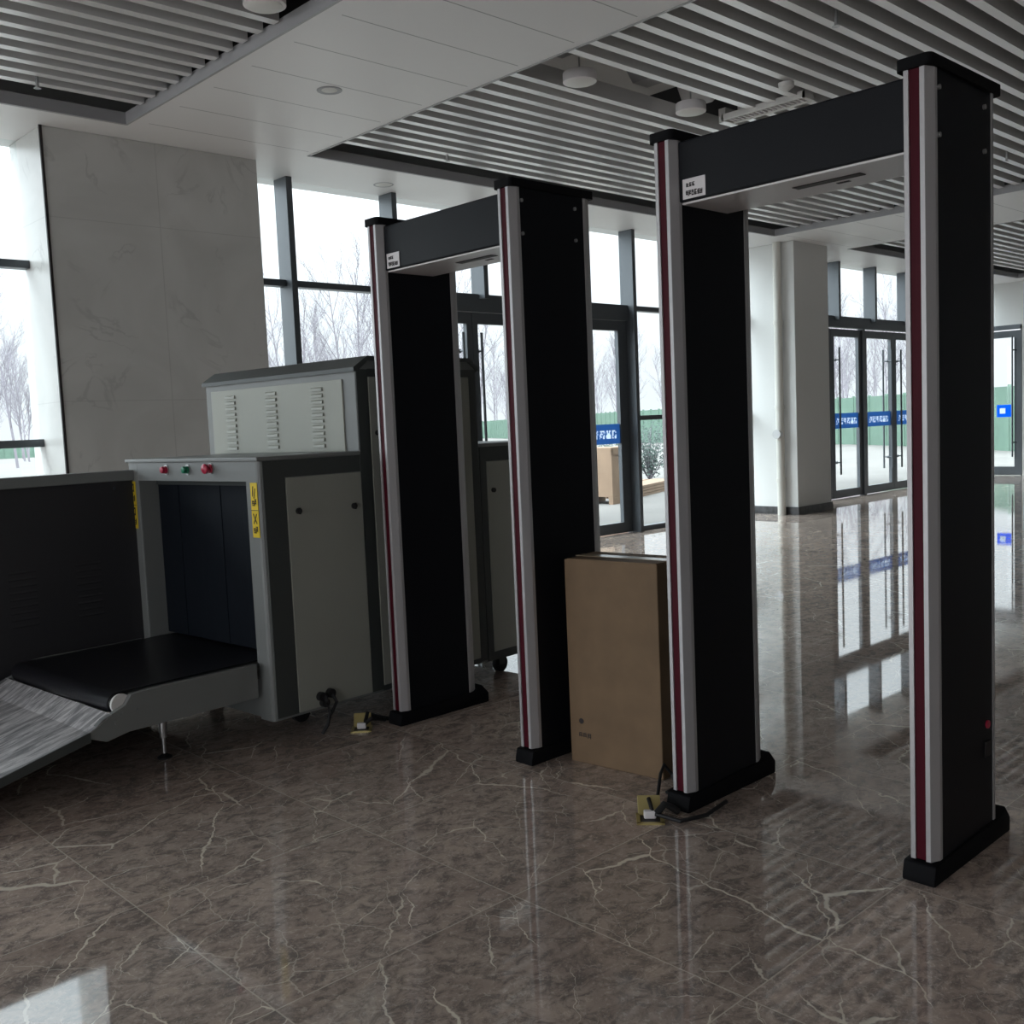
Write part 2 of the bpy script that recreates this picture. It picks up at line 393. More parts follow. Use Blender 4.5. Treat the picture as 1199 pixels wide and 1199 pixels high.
# grey edge trims round each recess
for i, (a, b) in enumerate([(-6.0, 3.09), (4.52, 11.10), (12.90, 18.75)]):
    t_ = MB()
    t_.box(a, b, 6.90, 6.925, CZ-.004, CZ+.075); t_.box(a, b, -3.21, -3.185, CZ-.004, CZ+.075)
    t_.box(a-.005, a+.012, -3.2, 6.92, CZ-.004, CZ+.075); t_.box(b-.012, b+.005, -3.2, 6.92, CZ-.004, CZ+.075)
    struct(t_.build('trim_%d' % (i+1), m_fascia))

BAYLBL = ['silver slatted ceiling bay above the scanner, left of the wide white beam',
          'silver slatted ceiling bay above the black gates with an open slot and lamps',
          'small far silver slatted ceiling bay above the glass entrance doors']
for i, (a, b) in enumerate([(-6.0, 3.09), (4.52, 11.10), (12.90, 18.75)]):
    bay = empty('slatted_ceiling', ((a+b)/2, 2, 3.5))
    tag(bay, BAYLBL[i], 'ceiling', 'slatted ceiling bays')
    y = 6.59; k = 0
    while y > -3.1:
        x0, x1 = a+.03, b-.03
        if i == 1 and k in (12, 13): x0 = 6.66
        if i == 0 and k in (11, 12): x1 = 2.6
        s_ = MB()
        s_.box(x0-(a+b)/2, x1-(a+b)/2, y-2-.03, y-2+.03, 0, .105)
        s_.build('slat', m_slatM, bay)
        y -= .168; k += 1

# outer walls
struct(MB().box(HX1, HX1+.2, HY0, 6.2, 0, 4.2).box(HX1, HX1+.2, 6.2, 7.9, 2.68, 4.2).build('wall_right', m_white))
struct(MB().box(HX0-.2, HX0, HY0, 8.1, -.1, .5).box(HX0-.2, HX0, HY0, 8.1, 2.9, 4.2).box(HX0-.2, HX0, HY0, -7, .5, 2.9).box(HX0-.2, HX0, -1, 1, .5, 2.9).build('wall_left', m_white))
struct(MB().box(HX0, HX1, HY0-.2, HY0, -.1, .9).box(HX0, HX1, HY0-.2, HY0, .9, 4.2).build('wall_back', m_white))
struct(MB().box(HX0, HX1, 7.72, 7.9, CZ+.02, 4.2).build('wall_front', m_white))
# clad columns
struct(MB().box(2.63, 4.255, 7.24, 7.86, 0, CZ, .006).build('wall_front', m_col))
struct(MB().box(11.59, 12.42, 6.95, 7.86, 0, CZ, .006).build('wall_front', m_white))
struct(MB().box(11.575, 12.435, 6.935, 7.86, 0, .10).build('baseboard_front', m_base))
struct(MB().box(2.615, 4.27, 7.225, 7.86, 0, .10).build('baseboard_front', m_base))
struct(MB().box(12.42, 12.80, 7.66, 7.72, 0, CZ).build('wall_front', m_frame))

# glazing between mullions: every bay is a window with its own bars and panes
wn_ = [0]
def window(x0, x1, left=True, right=False, low=True, mid=True, top=2.555, full=True):
    wn_[0] += 1
    W_ = struct(empty('window_%d' % wn_[0], ((x0+x1)/2, WY, 0)))
    cx = (x0+x1)/2
    if left: MB().box(x0-cx, x0+.057-cx, -.175, .02, 0, CZ, .003).build('mullion', m_frame, W_)
    if right: MB().box(x1-cx, x1+.057-cx, -.175, .02, 0, CZ, .003).build('mullion', m_frame, W_)
    zs = [0.03]
    for z, on in ((.0, low), (1.295, mid), (top, True)):
        if on: MB().box(x0+.057-cx if left else x0-cx, x1-cx, -.085, .015, z if z else 0, z+.055, .003).build('transom', m_frame, W_)
    a0 = x0-cx+(.05 if left else 0)
    g = [(.05, 1.30), (1.345, top), (top+.05, CZ)] if mid else [(.05, top), (top+.05, CZ)]
    if not full: g = g[-1:]
    for z0, z1 in g: MB().box(a0, x1-cx+.005, -.012, -.004, z0, z1).build('glass_pane', m_glass, W_)
    return W_
xs = [2.63]
x = 2.0
edges = [2.50]
for k in range(10): edges.append(1.62-1.1*k)
# left of the clad column
MBm = None
window(1.45, 2.63, True, False)
for k in range(9): window(1.45-1.1*(k+1), 1.45-1.1*k)
window(4.26, 4.70, False, False)
window(4.70, 5.79)
def upper_mullion(x0, W_, z0):
    ob = [c_ for c_ in W_.children if c_.name.startswith('mullion')][0]
    for v_ in ob.data.vertices:
        if v_.co.z < .5: v_.co.z = z0
window(5.79, 6.88, low=False, mid=False, full=False)
upper_mullion(0, window(6.88, 7.97, low=False, mid=False, full=False), 2.56)
window(7.97, 9.16, True, False, low=False, mid=False, full=False)
window(9.16, 10.25); window(10.25, 11.59)
# over and between the entrance doors
UX = [12.80, 13.79, 14.88, 15.98, 17.08, 18.18]
for a_, b_ in zip(UX, UX[1:]):
    upper_mullion(0, window(a_, b_, True, False, low=False, mid=False, top=2.62, full=False), 2.62)
window(UX[5]+.5, HX1, True, False, top=2.62)

# ---- glyph-like strokes for film banners and labels
def glyphs(mb, x0, x1, z0, z1, y, n, seed, t=.12, axis='x'):
    rnd = random.Random(seed); wd = (x1-x0)/n
    for k in range(n):
        a = x0+wd*k+wd*.1; b = x0+wd*(k+1)-wd*.1; h = z1-z0; th = h*t
        def bar(u0, u1, v0, v1):
            u0, u1 = a+(b-a)*u0, a+(b-a)*u1; v0, v1 = z0+h*v0, z0+h*v1
            if axis == 'x': mb.box(u0, u1, y-.0008, y+.0008, v0, v1)
            else: mb.box(y-.0008, y+.0008, u0, u1, v0, v1)
        for r_ in rnd.sample([0, .3, .58, .86], 3): bar(rnd.choice([0, .1]), rnd.choice([.9, 1]), r_, r_+t)
        for c_ in rnd.sample([.05, .42, .78], 2): bar(c_, c_+.13, rnd.choice([0, .2]), rnd.choice([.8, 1]))
dn_ = [0]
def bar_handle(parent, x, yside, z0, z1):
    h = MB(); y = yside*.07
    h.cyl((x, y, z0), (x, y, z1), .014, n=12)
    for z in (z0+.18, z1-.18): h.cyl((x, 0, z), (x, y, z), .010, n=10); h.cyl((x, 0, z), (x, yside*.012, z), .02, n=12)
    h.build('handle', m_frame, parent, 40)
def door_leaf(x0, x1, ztop, hx=None, banner=True, stile=.075, y=WY-.03, rail=.12, hz=(.36, 2.23), seed=1, bz=(1.04, 1.265)):
    dn_[0] += 1
    D = struct(empty('door_%d' % dn_[0], ((x0+x1)/2, y, 0))); h = (x1-x0)/2-.004
    f = MB()
    f.box(-h, -h+stile, -.025, .025, .01, ztop).box(h-stile, h, -.025, .025, .01, ztop)
    f.box(-h+stile, h-stile, -.025, .025, .01, .01+rail).box(-h+stile, h-stile, -.025, .025, ztop-.11, ztop)
    f.build('door_frame', m_frame, D)
    MB().box(-h+stile-.01, h-stile+.01, -.006, .006, .01+rail-.01, ztop-.10).build('glass_pane', m_glass, D)
    if hx is not None:
        for s_ in (-1, 1): bar_handle(D, hx-(x0+x1)/2, s_, *hz)
    if banner:
        MB().box(-h+stile, h-stile, -.0085, -.0065, *bz).build('banner_film', m_banner, D)
    return D
# single door by the glazing, left of the far pillar, standing in its frame
d1 = door_leaf(8.10, 9.16, 2.43, 8.2, True, stile=.15, hz=(.5, 2.0), seed=5)
struct(MB().box(8.03, 9.16, WY-.09, WY+.01, 2.435, 2.56).box(8.027, 8.095, WY-.07, WY, 0, 2.44).build('trim_8', m_frame))
# entrance doors right of the far pillar
for k, (x0, x1, hs) in enumerate([(12.80, 13.75, 1), (13.75, 14.65, -1), (14.73, 15.69, 1), (15.69, 16.65, -1), (16.73, 17.68, 1), (17.68, 18.60, -1)]):
    door_leaf(x0, x1, 2.50, (x1-.16) if hs > 0 else (x0+.16), True, stile=.085, seed=10+k)
struct(MB().box(12.80, 18.68, WY-.10, WY+.01, 2.52, 2.68).box(14.652, 14.728, WY-.08, WY, 0, 2.52).box(16.652, 16.728, WY-.08, WY, 0, 2.52).box(18.602, 18.68, WY-.08, WY, 0, 2.52).build('trim_9', m_frame))
# glass doors behind the scanner
for x0, x1, hs in ((5.85, 6.80, 1), (6.80, 7.955, -1)):
    door_leaf(x0, x1, 2.43, (x1-.16) if hs > 0 else (x0+.08), False, stile=.07, seed=40)
struct(MB().box(5.85, 7.965, WY-.09, WY+.01, 2.435, 2.56).build('trim_11', m_frame))
struct(MB().box(2.622, 2.640, 7.232, 7.25, .10, CZ).build('trim_12', m_ink))
# side door in the end wall
dn_[0] += 1
D = struct(empty('door_%d' % dn_[0], (HX1+.02, 7.36, 0)))
f = MB(); f.box(-.025, .025, -.30, -.19, 0.01, 2.60).box(-.025, .025, .20, .31, .01, 2.60).box(-.025, .025, -.19, .20, .01, .16).box(-.025, .025, -.19, .20, 2.48, 2.60)
f.build('door_frame', m_frame, D)
MB().box(-.006, .006, -.2, .21, .14, 2.5).build('glass_pane', m_glass, D)
h = MB(); h.cyl((-.09, -.18, .34), (-.09, -.18, 2.50), .014, n=12)
for z in (.6, 2.25): h.cyl((-.09, -.18, z), (0, -.24, z), .012, n=10)
h.build('handle', m_frame, D, 40)
s_ = MB().box(-.0095, -.0075, -.13, -.03, 1.06, 1.28).box(-.0095, -.0075, .07, .12, 1.06, 1.28).box(-.0095, -.0075, -.03, .07, 1.06, 1.12).box(-.0095, -.0075, -.03, .07, 1.22, 1.28).build('door_sticker', m_blue2, D)
MB().box(-.0095, -.0075, -.03, .07, 1.12, 1.22).build('sticker_symbol', m_wtxt, s_)
D2 = MB().box(HX1+.0, HX1+.04, 6.2, 7.055, 0, 2.68).build('wall_right', m_white); struct(D2)
struct(MB().box(HX1-.01, HX1+.05, 7.04, 7.062, 0, 2.68).box(HX1-.01, HX1+.05, 7.04, 7.72, 2.62, 2.70).build('trim_10', m_frame))

# ------------------------------------------------------------------ pipe on the far pillar
p = empty('drain_pipe', (11.525, 7.15, 0)); tag(p, 'cream vertical pipe running down the bright side of the far pillar', 'pipe')
MB().cyl((0, 0, 0), (0, 0, CZ), .052, n=24).build('pipe_run', m_pipe, p, 40)
for z in (2.45, 1.38, .45): MB().cyl((0, 0, z-.025), (0, 0, z+.025), .062, n=24).box(0, .07, -.02, .02, z-.012, z+.012).build('pipe_clamp', m_pipe, p, 40)
MB().cyl((0, 0, 1.04), (-.09, 0, 1.04), .05, n=20).cyl((-.085, 0, 1.04), (-.095, 0, 1.04), .058, n=20).build('inspection_cap', m_steel, p, 40)

# ------------------------------------------------------------------ walk-through detector gates
def make_gate():
    g = empty('metal_detector_gate')
    W2 = .412; XF, XR = 0.0, .44      # local: front face at x=0, depth .44
    for s_, nm in ((-1, 'near'), (1, 'far')):
        yc = s_*W2
        post = MB(); post.box(.028, XR-.028, yc-.0385, yc+.0385, .03, 2.185, .003); post = post.build('side_panel', m_gblack, g)
        def outline(sx, x0):   # aluminium extrusion: front lips and chamfer round the strip
            o = []
            for yy, xx in ((.0150, 0), (.0275, 0), (.0290, .002), (.0410, .032), (.0410, .046), (.0150, .046)): o.append((x0+sx*xx, yc+yy))
            return o
        for sx, x0 in ((1, XF), (-1, XR)):
            a1 = MB().prism(outline(sx, x0), 2, .062, 2.186).build('aluminium_trim', m_alu, post)
            a2 = MB().prism([(p_[0], 2*yc-p_[1]) for p_ in outline(sx, x0)], 2, .062, 2.186).build('aluminium_trim', m_alu, post)
            MB().box(min(x0+sx*.004, x0+sx*.03), max(x0+sx*.004, x0+sx*.03), yc-.0155, yc+.0155, .062, 2.186, .003).build('light_strip', m_red, post)
        cap = MB().box(-.006, XR+.014, yc-.048, yc+.048, 2.183, 2.213, .016, 4, only=lambda c_, d_: abs(d_.z) > .9)
        cap.build('top_cap', m_gcap, g, 40)
        ft = MB(); ft.prism([(-.018, 0), (XR+.068, 0), (XR+.070, .045), (XR+.03, .090), (XR-.01, .068), (.02, .058), (-.008, .056), (-.018, .018)], 1, yc-.047, yc+.047, .006)
        ft.build('rubber_foot', m_gcap, g, 40)
        for xx in (.035+.02, .335+.01):
            for zz in (2.136, 2.015):
                for d_ in (-1, 1):
                    MB().cyl((xx, yc+d_*.038, zz), (xx, yc+d_*.0455, zz), .0068, n=14).build('screw', m_steel, post, 40)
    bx0, bx1, bz0, bz1 = .035, .30, 1.985, 2.178; y0, y1 = -W2+.038, W2-.038
    bm_ = MB().box(bx0, bx1, y0, y1, bz0+.004, bz1, .006).build('crossbeam', m_gblack, g)
    MB().box(bx0+.012, bx1-.006, y0+.004, y1-.004, bz0-.002, bz0+.006).build('underside_panel', m_under, bm_)
    MB().box(.135, .172, -.19, .03, bz0-.0045, bz0-.001, .002).build('sensor_slot', m_ink, bm_)
    MB().box(.20, .215, -.12, -.08, bz0-.0035, bz0-.001).build('indicator', m_ink, bm_)
    lb = MB().box(bx0-.0035, bx0-.0005, y1-.105, y1-.018, bz0+.010, bz0+.072, .001).build('maker_label', m_under, bm_)
    tx = MB(); glyphs(tx, y1-.095, y1-.03, bz0+.018, bz0+.034, bx0-.0045, 6, 3, .2, 'y'); glyphs(tx, y1-.066, y1-.032, bz0+.046, bz0+.058, bx0-.0045, 3, 4, .2, 'y')
    tx.build('lettering', m_ink, lb)
    return g
g2 = make_gate(); g2.location = (2.665, 1.651, 0)
g2.rotation_euler = (0, 0, 0)
tag(g2, 'nearer black walk-through gate, right of the cardboard box', 'security gate', 'walk-through security gates')
g1 = copy_tree(g2); g1.location = (2.665, 3.213, 0)
tag(g1, 'farther black walk-through gate standing between the scanner and the cardboard box', 'security gate', 'walk-through security gates')
# small lock and socket on the outer panel of the nearer gate
for ch in g2.children:
    if ch.name.startswith('side_panel') :
        vs = [v.co.y for v in ch.data.vertices]
        if max(vs) < 0:
            MB().cyl((.355, -.450, .37), (.355, -.456, .37), .012, n=16).build('key_lock', m_btnred, ch, 40)
            MB().box(.335, .375, -.4555, -.4495, .275, .32, .002).build('socket', m_ink, ch)

# ------------------------------------------------------------------ baggage X-ray scanner
ML = empty('baggage_scanner', (2.127, 3.781, 0), R(3.7))
tag(ML, 'large grey and cream baggage X-ray scanner with louvred top in front of the marble column', 'scanner')
VN, VF = -.02, 1.09
def vert_only(c_, d_): return abs(d_.z) > .9
# entry housing: base, jambs, header, roof
e = MB()
e.box(0, .53, VN, .075, .11, 1.215, .02, 3, only=lambda c_, d_: abs(d_.z) > .9 and c_.x < .1 and c_.y < 0)
e.box(0, .53, 1.0, VF, .11, 1.215, .006)
e.box(.0, .53, .075, 1.0, 1.12, 1.215, 0)
e.box(.02, .53, .075, 1.0, .11, .30, 0)
EH = e.build('entry_housing', m_mgrey, ML)
MB().box(-.012, .53, VN-.012, VF+.012, 1.205, 1.222, .004).build('roof_edge', m_mgrey, EH)
sp = MB().box(.128, .528, VN-.006, VN+.002, .122, 1.128, .002).build('side_door', m_cream, EH)
fr_ = MB().box(.02, .528, VN-.0035, VN+.002, 1.131, 1.203).box(.02, .125, VN-.0035, VN+.002, .12, 1.131).build('side_frame', m_mgrey2, EH)
for x_, z_ in ((.181, .984), (.478, .98)):
    MB().cyl((x_, VN-.006, z_), (x_, VN-.018, z_), .013, n=18).box(x_-.004, x_+.004, VN-.022, VN-.016, z_-.014, z_+.014).build('door_lock', m_rubber, sp, 40)
# curtain of lead rubber strips
cu = empty('lead_curtain', (0, 0, 0), 0, ML)
n_ = 5; wv = (.995-.08)/n_
for k in range(n_):
    a = .08+wv*k
    MB().box(.10+.004*(k % 2), .106+.004*(k % 2), a+.002, a+wv+.004, .372, 1.118, .001).build('curtain_strip', m_curt, cu)
MB().box(.09, .12, .08, .995, 1.095, 1.118).build('curtain_rail', m_mgrey2, cu)
# push buttons
for v_, z_, mm, nm in ((.724, 1.171, m_btnred, 'red stop push button'), (.535, 1.171, m_btngreen, 'green start push button'), (.341, 1.176, m_btnred, 'red emergency stop knob')):
    big = v_ < .4
    b_ = MB().cyl((0, v_, z_), (-.012, v_, z_), .017 if not big else .02, n=20)
    b_ = b_.build('push_button', m_btnred if mm is m_btnred else m_btngreen, EH, 40); b_['label'] = nm
    MB().lathe([(.0, 0), (.012, .001), (.016, .008), (.014, .016), (0, .019)] if not big else [(.0, 0), (.01, .001), (.012, .01), (.021, .013), (.022, .022), (.016, .028), (0, .03)], (0, 0, 0), 20).build('button_cap', mm, b_, 50)
    cp = b_.children[0]; cp.rotation_euler = (0, R(-90), 0); cp.location = (-.011, v_, z_)
    MB().cyl((0, v_, z_), (-.004, v_, z_), .024, n=24).build('button_collar', m_steel, b_, 40)
# yellow warning labels on both jambs
for v0, v1, sd in ((-.006, .043, 21), (1.03, 1.078, 33)):
    L_ = MB().box(-.0022, -.0002, v0, v1, .888, 1.116).build('warning_label', m_yellow, EH)
    ink = MB(); x_ = -.0032
    def ibar(a, b_, c_, d_): ink.box(x_-.0006, x_+.0006, v0+(v1-v0)*a, v0+(v1-v0)*b_, .888+.228*c_, .888+.228*d_)
    ibar(.0, 1, .495, .505)
    for z0_ in (.08, .58):
        if sd == 21:
            for q in range(8):   # crossed and ticked arrows
                t0 = q/8
                ibar(.25+.5*t0*(1 if z0_ < .3 else .5), .33+.5*t0*(1 if z0_ < .3 else .5), z0_+.17+.18*t0*(1 if z0_ < .3 else -1)+(.12 if z0_ > .3 else 0), z0_+.20+.18*t0*(1 if z0_ < .3 else -1)+(.12 if z0_ > .3 else 0))
                ibar(.67-.5*t0*(1 if z0_ < .3 else .3), .75-.5*t0*(1 if z0_ < .3 else .3), z0_+.17+.18*t0, z0_+.20+.18*t0)
            glyphs(ink, v0+.008, v1-.008, .888+.228*z0_, .888+.228*(z0_+.12), x_, 2, sd, .16, 'y')
        else:
            ibar(.25, .75, z0_+.2, z0_+.24); ibar(.25, .35, z0_+.2, z0_+.36); ibar(.65, .75, z0_+.2, z0_+.36); ibar(.25, .75, z0_+.33, z0_+.37)
            glyphs(ink, v0+.008, v1-.008, .888+.228*z0_, .888+.228*(z0_+.13), x_, 2, sd, .18, 'y')
    ink.build('lettering', m_ink, L_)

# tall middle housing with chamfered roof edge
VT = 1.23
mh = MB()
prof = [(.53, .11), (1.29, .11), (1.29, 1.59), (1.235, 1.635), (.60, 1.635), (.53, 1.59)]
mh.prism(prof, 1, VN, VT, .004)
MH = mh.build('middle_housing', m_mgrey, ML)
MB().prism([(.515, 1.575), (.515, 1.594), (.595, 1.645), (1.24, 1.645), (1.30, 1.60), (1.30, 1.58), (1.235, 1.625), (.60, 1.625), (.535, 1.575)], 1, VN-.012, VT+.012).build('roof_edge', m_mgrey2, MH)
lp = MB(); lp.box(.522, .532, .068, 1.17, 1.222, 1.546, .002)
for vc in (.985, .623, .254):
    for k in range(10):
        z_ = 1.250+.0288*k
        lp.prism([(.5225, z_-.008), (.5225, z_+.010), (.515, z_+.004), (.513, z_-.008)], 1, vc-.044, vc+.044)
LP = lp.build('louvred_panel', m_cream, MH)
MB().box(.60, 1.235, VN-.006, VN+.002, .14, 1.55, .002).build('side_door', m_cream, MH)
MB().box(.535, .597, VN-.0035, VN+.002, .12, 1.585).box(.597, 1.285, VN-.0035, VN+.002, 1.553, 1.588).box(1.238, 1.285, VN-.0035, VN+.002, .12, 1.553).box(.597, 1.238, VN-.0035, VN+.002, .115, .137).build('side_frame', m_mgrey2, MH)
sd_ = [c_ for c_ in MH.children if c_.name.startswith('side_door')][0]
MB().cyl((.635, VN-.006, 1.299), (.635, VN-.018, 1.299), .012, n=18).build('door_lock', m_rubber, sd_, 40)
# rear housing
rh = MB().box(1.29, 1.83, VN, VF, .105, 1.215, .006).build('exit_housing', m_mgrey, ML)
MB().box(1.285, 1.84, VN-.012, VF+.012, 1.205, 1.222, .004).build('roof_edge', m_mgrey, rh)
MB().box(1.292, 1.828, VN-.0035, VN+.002, 1.131, 1.203).box(1.292, 1.335, VN-.0035, VN+.002, .11, 1.131).box(1.79, 1.828, VN-.0035, VN+.002, .11, 1.131).box(1.335, 1.79, VN-.0035, VN+.002, .108, .15).build('side_frame', m_mgrey2, rh)
sd2 = MB().box(1.338, 1.787, VN-.006, VN+.002, .153, 1.128, .002).build('side_door', m_cream, rh)
MB().cyl((1.375, VN-.006, .982), (1.375, VN-.018, .982), .012, n=18).build('door_lock', m_rubber, sd2, 40)
# conveyor extension towards the viewer
rail = [(-.03, .357), (-.50, .359), (-.585, .352), (-.61, .318), (-.655, .300), (-.70, .284), (-.757, .238), (-.76, .226), (-.69, .197), (-.60, .214), (-.03, .214)]
for a, b_ in ((.035, .062), (1.005, 1.03)):
    MB().prism(rail, 1, a, b_, .002).build('conveyor_rail', m_mgrey, ML)
bl = MB(); r_ = .042; pts = [(.3, .362)]
cx_, cz_ = -.615, .320
for k in range(0, 13): an = R(90+15*k); pts.append((cx_+r_*math.cos(an), cz_+r_*math.sin(an)))
pts.append((.3, cz_-r_))
inner = [(x_*1, z_) for x_, z_ in pts]
off = [(.3, .357)]+[(cx_+(r_-.005)*math.cos(R(90+15*k)), cz_+(r_-.005)*math.sin(R(90+15*k))) for k in range(13)]+[(.3, cz_-r_+.005)]
bl.prism(pts+off[::-1], 1, .088, .985)
bl.build('belt', m_belt, ML, 40)
MB().cyl((cx_, .066, cz_), (cx_, 1.0, cz_), .036, n=28).build('end_roller', m_chrome, ML, 40)
MB().cyl((cx_, .058, cz_), (cx_, .070, cz_), .039, n=28).build('roller_end_cap', m_lampw, ML, 40)
MB().box(-.58, .02, .065, 1.0, .335, .352).build('belt_bed', m_mgrey2, ML)
for u_, z_, r2_ in ((-.645, .262, .012), (-.625, .287, .008), (-.56, .29, .008)): MB().cyl((u_, .036, z_), (u_, .030, z_), r2_, n=14).build('bolt', m_mgrey, ML, 40)
# adjustable feet
for u_, v_ in ((-.35, .262), (-.60, .80), (-.42, .86)):
    lg = MB().cyl((u_, v_, .11), (u_, v_, .24), .017, n=16).cyl((u_, v_, .012), (u_, v_, .11), .008, n=12).cyl((u_, v_, .085), (u_, v_, .11), .014, n=6)
    lg = lg.build('leg', m_steel, ML, 40)
    MB().lathe([(.03, 0), (.03, .006), (.012, .016), (.008, .02)], (u_, v_, 0), 20).build('foot_pad', m_rubber, lg, 40)
    MB().box(u_-.03, u_+.03, .06, 1.006, .222, .24).build('leg_bracket', m_mgrey2, lg)
# sloping steel ramp
ra = MB()
ra.prism([(-.665, .297), (-.755, .247), (-1.52, .060), (-1.52, .054), (-.755, .241), (-.665, .291)], 1, .035, 1.03)
ra.build('entry_ramp', m_ramp, ML)
MB().prism([(-.752, .249), (-1.52, .0595), (-1.52, .032), (-.752, .212)], 1, .030, .036).prism([(-.752, .249), (-1.52, .0595), (-1.52, .032), (-.752, .212)], 1, 1.03, 1.036).box(-1.53, -1.50, .03, 1.036, 0, .058).build('ramp_edge', m_mgrey2, ML)
# far side guard of sheet steel
lv = MB().box(-1.45, .0, 1.055, 1.075, .03, 1.125)
for vc in (-1.15, -.85, -.55, -.25):
    for k in range(9): lv.prism([(1.0555, .50+.03*k), (1.0555, .516+.03*k), (1.0525, .506+.03*k)], 0, vc-.06, vc+.06)
gd = lv.build('side_guard', m_guard, ML)
MB().box(-1.45, 0, 1.035, 1.092, 1.122, 1.172, .004).build('guard_rail', m_mgrey, gd)
MB().box(-1.45, -1.41, 1.04, 1.08, 0, 1.13).build('guard_post', m_mgrey2, gd)
MB().box(-.74, -.70, 1.076, 1.09, 0, 1.1).build('guard_post', m_mgrey2, gd)
MB().cyl((-.10, 1.055, 1.09), (-.10, 1.045, 1.09), .008, n=14).build('guard_screw', m_chrome, gd, 40)
# castors
for u_, v_ in ((.30, .22), (.30, .95), (1.50, .10), (1.50, .98)):
    k_ = MB().box(u_-.03, u_+.03, v_-.025, v_+.025, .094, .112).box(u_-.025, u_+.02, v_-.022, v_-.017, .04, .10).box(u_-.025, u_+.02, v_+.017, v_+.022, .04, .10).build('castor', m_mgrey2, ML)
    MB().cyl((u_, v_-.014, .045), (u_, v_+.014, .045), .045, n=24).build('castor_wheel', m_rubber, k_, 40)
# cable glands and plugs low on the near side door
pl = MB()
for a, z_ in ((.235, .17), (.285, .175), (.25, .14)): pl.cyl((a, VN, z_), (a, VN-.03, z_), .02, n=14)
pl.tube([(.25, VN-.03, .17), (.235, VN-.055, .15), (.245, VN-.06, .10), (.235, VN-.05, .05), (.22, VN-.03, .012)], .008)
pl.tube([(.285, VN-.03, .17), (.29, VN-.05, .14), (.265, VN-.055, .11), (.24, VN-.05, .08)], .008)
pl.build('cable_plugs', m_rubber, ML, 40)

# ------------------------------------------------------------------ cardboard box
fx = Vector((2.800, 2.690, 0)); fr2 = Vector((2.845, 2.277, 0)); dirx = (fr2-fx); wbox = dirx.length; dirx.normalize()
ang = math.atan2(dirx.y, dirx.x)
bx = empty('cardboard_box', (fx.x, fx.y, 0), ang)
tag(bx, 'tall brown cardboard box standing on the floor between the two gates', 'box')
# local: x along front, y = depth (away)
HB = .79
MB().box(0, wbox, 0, .21, 0.0, HB, .004).build('carton', m_card, bx)
MB().box(.015, wbox-.002, -.0, .104, HB-.001, HB+.003, 0, M=Matrix.Translation((0, 0, 0))).box(.0, wbox-.01, .107, .209, HB-.001, HB+.003).build('top_flap', m_card, bx)
MB().box(-.0012, wbox+.0012, .078, .132, HB+.002, HB+.0045).box(wbox-.001, wbox+.0012, .078, .132, HB-.09, HB+.004).build('packing_tape', m_tape, bx)
MB().cyl((.055, -.0012, .165), (.055, .0, .165), .011, n=14).build('printed_dot', m_ink, bx)
ik = MB()
glyphs(ik, .04, .10, .10, .12, -.0006, 3, 9, .15)
ik.build('printed_marks', m_ink, bx)

# ------------------------------------------------------------------ floor sockets and cables
def floor_socket(x, y, rz, lbl):
    s_ = empty('floor_socket', (x, y, 0), rz); tag(s_, lbl, 'floor socket', 'open floor sockets')
    f_ = MB(); a = .045
    for q in ((-a, a, -a, -a+.012), (-a, a, a-.012, a), (-a, -a+.012, -a, a), (a-.012, a, -a, a)): f_.box(*q, 0, .006)
    f_.build('brass_frame', m_brass, s_)
    MB().box(-a+.012, a-.012, -a+.012, a-.012, 0, .002).build('well', m_ink, s_)
    l_ = MB().box(-.038, .038, -.0, .005, 0, .065, .002, M=Matrix.Translation((0, .036, .004)) @ Matrix.Rotation(R(-38), 4, 'X')).build('flip_lid', m_brass, s_)
    MB().box(-.02, .02, .0, .022, .002, .028, .004).build('socket_block', m_under, s_)
    return s_
floor_socket(2.53, 2.085, R(-48), 'open brass floor socket with cables at the foot of the nearer gate')
floor_socket(2.515, 3.69, R(-40), 'open brass floor socket on the floor beside the scanner')
cb = MB()
cb.tube([(2.54, 2.08, .02), (2.58, 2.13, .045), (2.625, 2.15, .03), (2.64, 2.15, .012)], .007)
cb.tube([(2.545, 2.07, .02), (2.575, 2.06, .045), (2.60, 2.05, .03), (2.62, 2.04, .012)], .012)
cb.tube([(2.64, 2.15, .010), (2.69, 2.18, .012), (2.74, 2.205, .07), (2.78, 2.22, .09), (2.81, 2.21, .05), (2.80, 2.185, .012), (2.74, 2.18, .010)], .006)
cb.tube([(2.54, 2.07, .02), (2.56, 1.985, .012), (2.66, 1.955, .010), (2.80, 1.975, .010)], .007)
tag(cb.build('power_cable', m_rubber, None, 40), 'black power cables coiled from the nearer floor socket to the gate foot', 'cable')
cb = MB()
cb.tube([(2.545, 3.70, .03), (2.58, 3.735, .05), (2.62, 3.725, .03), (2.67, 3.70, .012), (2.72, 3.69, .012)], .009)
cb.tube([(2.53, 3.69, .02), (2.56, 3.68, .04), (2.60, 3.69, .03), (2.65, 3.70, .012)], .009)
tag(cb.build('power_cable', m_rubber, None, 40), 'black power cable from the scanner-side floor socket to the farther gate', 'cable')

